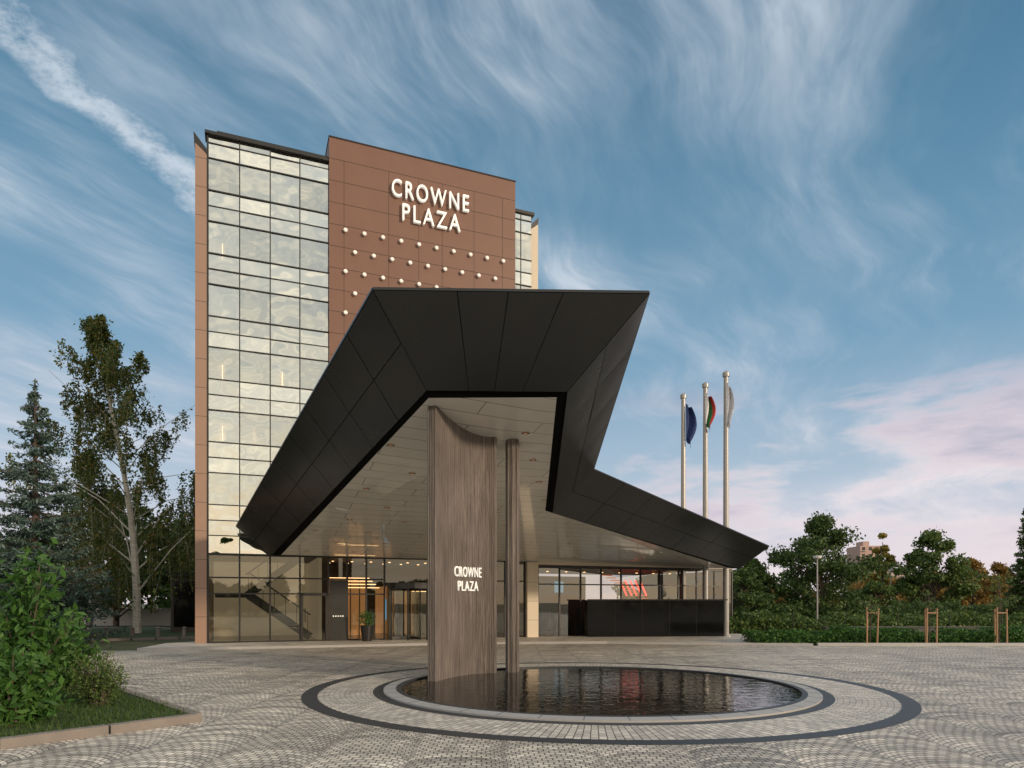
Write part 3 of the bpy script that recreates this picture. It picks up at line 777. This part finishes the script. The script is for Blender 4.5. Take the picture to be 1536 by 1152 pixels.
def shrub(x,y,h,wd,n,leaf,seed,lm):
    random.seed(seed); m_=MB(); pts=[]
    for k in range(26):
        a=random.uniform(0,6.28);L=wd/2*random.uniform(.2,1); hh=h*random.uniform(.3,1.05)*(1-.35*(L/(wd/2))**2)
        tip=V((x+L*math.cos(a),y+L*math.sin(a),.1+hh))
        m_.tube([(x+.1*math.cos(a),y+.1*math.sin(a),.05),V((x,y,.1)).lerp(tip,.5)+V((0,0,.1)),tip],[.02,.014,.005],5,0,False)
        kk=n//26; u=rng.uniform(.2,1.05,kk); q=np.array([x,y,.1])+(np.array(tip)-np.array([x,y,.1]))*u[:,None]+rng.normal(size=(kk,3))*wd*.06
        q[:,2]=np.maximum(q[:,2],.12); pts.append(q)
    m_.leaves(np.concatenate(pts),leaf,1,asp=.42)
    return m_.build('shrub',[M_bark,lm])
shrub(-7.6,10.6,2.45,1.8,3300,.17,31,L_shrub)
shrub(-6.6,9.0,1.0,1.1,1800,.15,35,L_shrub)
shrub(-9.1,11.4,2.3,2.0,3400,.17,32,L_shrub)
shrub(-6.5,10.75,.82,1.05,5400,.05,33,L_mid)
shrub(-8.6,12.8,1.4,1.8,3000,.14,36,L_shrub)

def hedge(name,x0,x1,yf,h,dep,n,leaf,lm,seed,slope=0):
    random.seed(seed); m_=MB()
    P=np.stack([rng.uniform(x0,x1,n),rng.uniform(0,dep,n),rng.uniform(0,1,n)**.7],1)
    top=h*(.8+.25*np.sin(P[:,0]*1.9+seed)*np.sin(P[:,0]*.83)+.12*np.sin(P[:,0]*7))
    P[:,2]*=top; P[:,1]+=yf+slope*(P[:,0]-x0)
    m_.leaves(P,leaf,1)
    k=x0
    while k<x1:
        m_.tube([(k,yf+dep/2+slope*(k-x0),0),(k+random.gauss(0,.1),yf+dep/2+slope*(k-x0),h*.7)],[.03,.01],5,0,False); k+=.5
    return m_.build(name,[M_bark,lm])
hedge('hedge',9.8,23.5,27.6,.72,1.6,22000,.12,L_shrub,41)
hedge('hedge',11.5,42,36,1.2,2.0,26000,.2,L_mid,42,.15)
hedge('hedge',12,50,46,1.8,3,20000,.3,L_dark,43,.1)
g=MB(); g.box(12.2,42,27.2,27.35,0,.12,0); g.build('kerb',[M_kerb])
g=MB(); g.box(14.5,45,31.5,31.8,0,.58,0); g.box(14.45,45,31.46,31.84,.58,.63,0); g.build('low_wall',[M_lowwall])
broadleaf('broadleaf_tree',22.6,50,7.9,7.2,16000,.26,L_dark,seed=51)
broadleaf('broadleaf_tree',18.4,52,5.0,4.6,8000,.27,L_mid,seed=52,cr0=.1)
broadleaf('broadleaf_tree',15.8,47,4.1,4.0,7000,.24,L_dark,seed=58,cr0=.1)
broadleaf('broadleaf_tree',37.0,60,8.0,6.8,13000,.3,L_mid,seed=53)
broadleaf('broadleaf_tree',32,60,3.6,4.5,6000,.28,L_mid,seed=54,cr0=.1)
broadleaf('poplar_tree',34.2,63,8.2,2.4,9000,.26,L_pop,seed=55,cr0=.08)
broadleaf('autumn_tree',44.5,66,6.0,5,8000,.3,L_aut,seed=56,cr0=.1)
broadleaf('autumn_tree',48.5,68,5.6,5,8000,.3,L_aut,seed=57,cr0=.1)
spruce('conifer_tree',34.0,45,8.4,3.0,59,L_dark,n=90,leaf=.3)
g=MB()
nx,ny=30,10
hp={}
for i in range(nx+1):
    for j in range(ny+1):
        x=26+i*4;y=62+j*6; hp[i,j]=(x,y,max(-.05,-.05+3.2*min(1,i/8)*math.sin(min(1,j/6)*math.pi/2)+random.gauss(0,.12)*(j>0 and i>0)))
for i in range(nx):
    for j in range(ny): g.quad([hp[i,j],hp[i+1,j],hp[i+1,j+1],hp[i,j+1]])
g.build('hill',[mat('dry_grass',(.13,.12,.05),.95,var=.4,vscale=.6)],smooth=True)
def treeline(name,x0,x1,y0,y1,h0,h1,nc,per,leaf,lm,seed):
    random.seed(seed); m_=MB(); pts=[]
    for k in range(nc):
        x=random.uniform(x0,x1);y=random.uniform(y0,y1);h=random.uniform(h0,h1); wd=h*random.uniform(.5,.8)
        m_.tube([(x,y,0),(x,y,h*.8)],[.2,.05],5,0,False)
        for q in range(7):
            pts.append(clump((x+random.gauss(0,wd*.28),y+random.gauss(0,wd*.2),h*random.uniform(.2,.86)),wd*.32,per,.8))
    m_.leaves(np.concatenate(pts),leaf,1)
    return m_.build(name,[M_bark,lm])
treeline('distant_trees',14,110,95,125,4,7.5,50,130,.7,L_mid,61)
treeline('distant_trees',-90,-26,60,95,6,10,34,100,1.0,L_dark,62)
treeline('distant_trees',30,75,75,92,3.5,6,26,110,.5,L_aut,63)
treeline('offcamera_tree_line',-60,80,-75,-60,4.5,7,130,50,1.3,L_dark,64)  # unseen trees behind the camera, added for reflections in the glass
def sapling(x,y,h,seed,crown=True):
    e=empty('staked_sapling'); random.seed(seed); s=MB()
    for dx,dy in ((-.2,-.15),(.2,-.15),(0,.25)): s.tube([(x+dx,y+dy,0),(x+dx+random.gauss(0,.02),y+dy,1.5+random.gauss(0,.04))],[.034,.03],8)
    for z in (1.32,): 
        s.beam((x-.2,y-.15,z),(x+.2,y-.15,z),.02,.045); s.beam((x-.2,y-.15,z),(x,y+.25,z),.02,.045); s.beam((x+.2,y-.15,z),(x,y+.25,z),.02,.045)
    s.build('stakes',[M_wood],e)
    t=MB(); t.tube([(x,y,0),(x+.03,y,h*.6),(x,y,h)],[.03,.02,.006],6,0)
    pts=[]
    for k in range(12):
        a=random.uniform(0,6.28);r=random.uniform(.1,.5);z=h*random.uniform(.55,1)
        c=(x+r*math.cos(a),y+r*math.sin(a),z); t.tube([(x,y,z-.3),c],[.01,.004],4,0,False); pts.append(clump(c,.22,45 if crown else 20))
    t.leaves(np.concatenate(pts),.09,1); t.build('sapling_tree',[M_bark,L_mid],e)
sapling(14.4,27.45,2.1,71,False); sapling(16.75,27.4,2.2,72,False); sapling(19.6,27.45,2.9,73,True); sapling(24.2,30.6,2.8,75,True)
e=MB()
x=14.0
while x<46:
    e.tube([(x,34,0),(x,34,1.3)],[.025,.025],6); x+=2.6
e.build('fence_posts',[M_frame])
def lamp(x,y,h):
    e=empty('street_lamp'); s=MB()
    s.tube([(x,y,0),(x,y,.5),(x,y,.52),(x,y,h-.2)],[.09,.08,.055,.04],10)
    s.build('post',[M_pole],e)
    s=MB(); s.tube([(x,y,h-.22),(x,y,h-.15),(x,y,h-.02),(x,y,h)],[.05,.2,.26,.05],14); s.build('lantern_head',[M_wc],e)
lamp(16.9,37.8,4.35); lamp(33.3,60,4.7)
def block(x,y,w_,d,h,col,seed):
    e=empty('apartment_building'); s=MB(); s.box(x,x+w_,y,y+d,0,h,0); s.box(x+.2*w_,x+.5*w_,y+1,y+d*.6,h,h+2,0); s.build('walls',[mat('render_wall',col,.8)],e)
    s=MB(); fl=int(h/3)
    for k in range(fl):
        for j in range(int(w_/3)):
            s.box(x+.8+j*3,x+2.2+j*3,y-.05,y+.05,1+k*3,2.4+k*3,0)
            if j%2==0: s.box(x+.6+j*3,x+2.5+j*3,y-.8,y-.003,.6+k*3,.75+k*3,1)
    s.build('windows',[M_frame,M_kerb],e)
block(153,300,9,12,27,(.42,.28,.24),1); block(166,320,18,12,17,(.4,.32,.28),2); block(210,330,26,12,15,(.42,.38,.34),4)
e=empty('annex_building'); s=MB(); s.box(-19,-14.8,38,44,0,3.2,0); s.box(-19.2,-14.6,37.8,44.2,3.2,3.4,1); s.build('walls',[M_dint,M_frame],e)
s=MB(); 
for i in range(3): s.box(-18.8+1.35*i,-17.6+1.35*i,37.94,37.97,.4,2.9,0)
s.build('windows',[M_gloss],e)
g=MB(); g.box(-45,-17.5,52,52.2,0,1.3,0); g.build('boundary_wall',[M_kerb])
for i in range(5):
    s=MB(); x=-19.8+1.25*i;y=33.3+.05*i
    s.tube([(x,y,0),(x,y,.42),(x,y,.45),(x,y,.5),(x,y,.55)],[.11,.10,.075,.11,.05],12); s.build('bollard',[M_kerb2],smooth=False)
e=empty('potted_plant'); pc=F(1.5,0,.75); s=MB(); s.tube([(pc.x,pc.y,.09),(pc.x,pc.y,.75),(pc.x,pc.y,.76)],[.2,.28,.24],16); s.build('pot',[M_frame],e)
s=MB(); pts=clump((pc.x,pc.y,1.05),.36,500,1.0); s.leaves(pts,.10,1,.35); s.tube([(pc.x,pc.y,.7),(pc.x,pc.y,1.1)],[.02,.01],5,0); s.build('foliage',[M_bark,L_shrub],e)
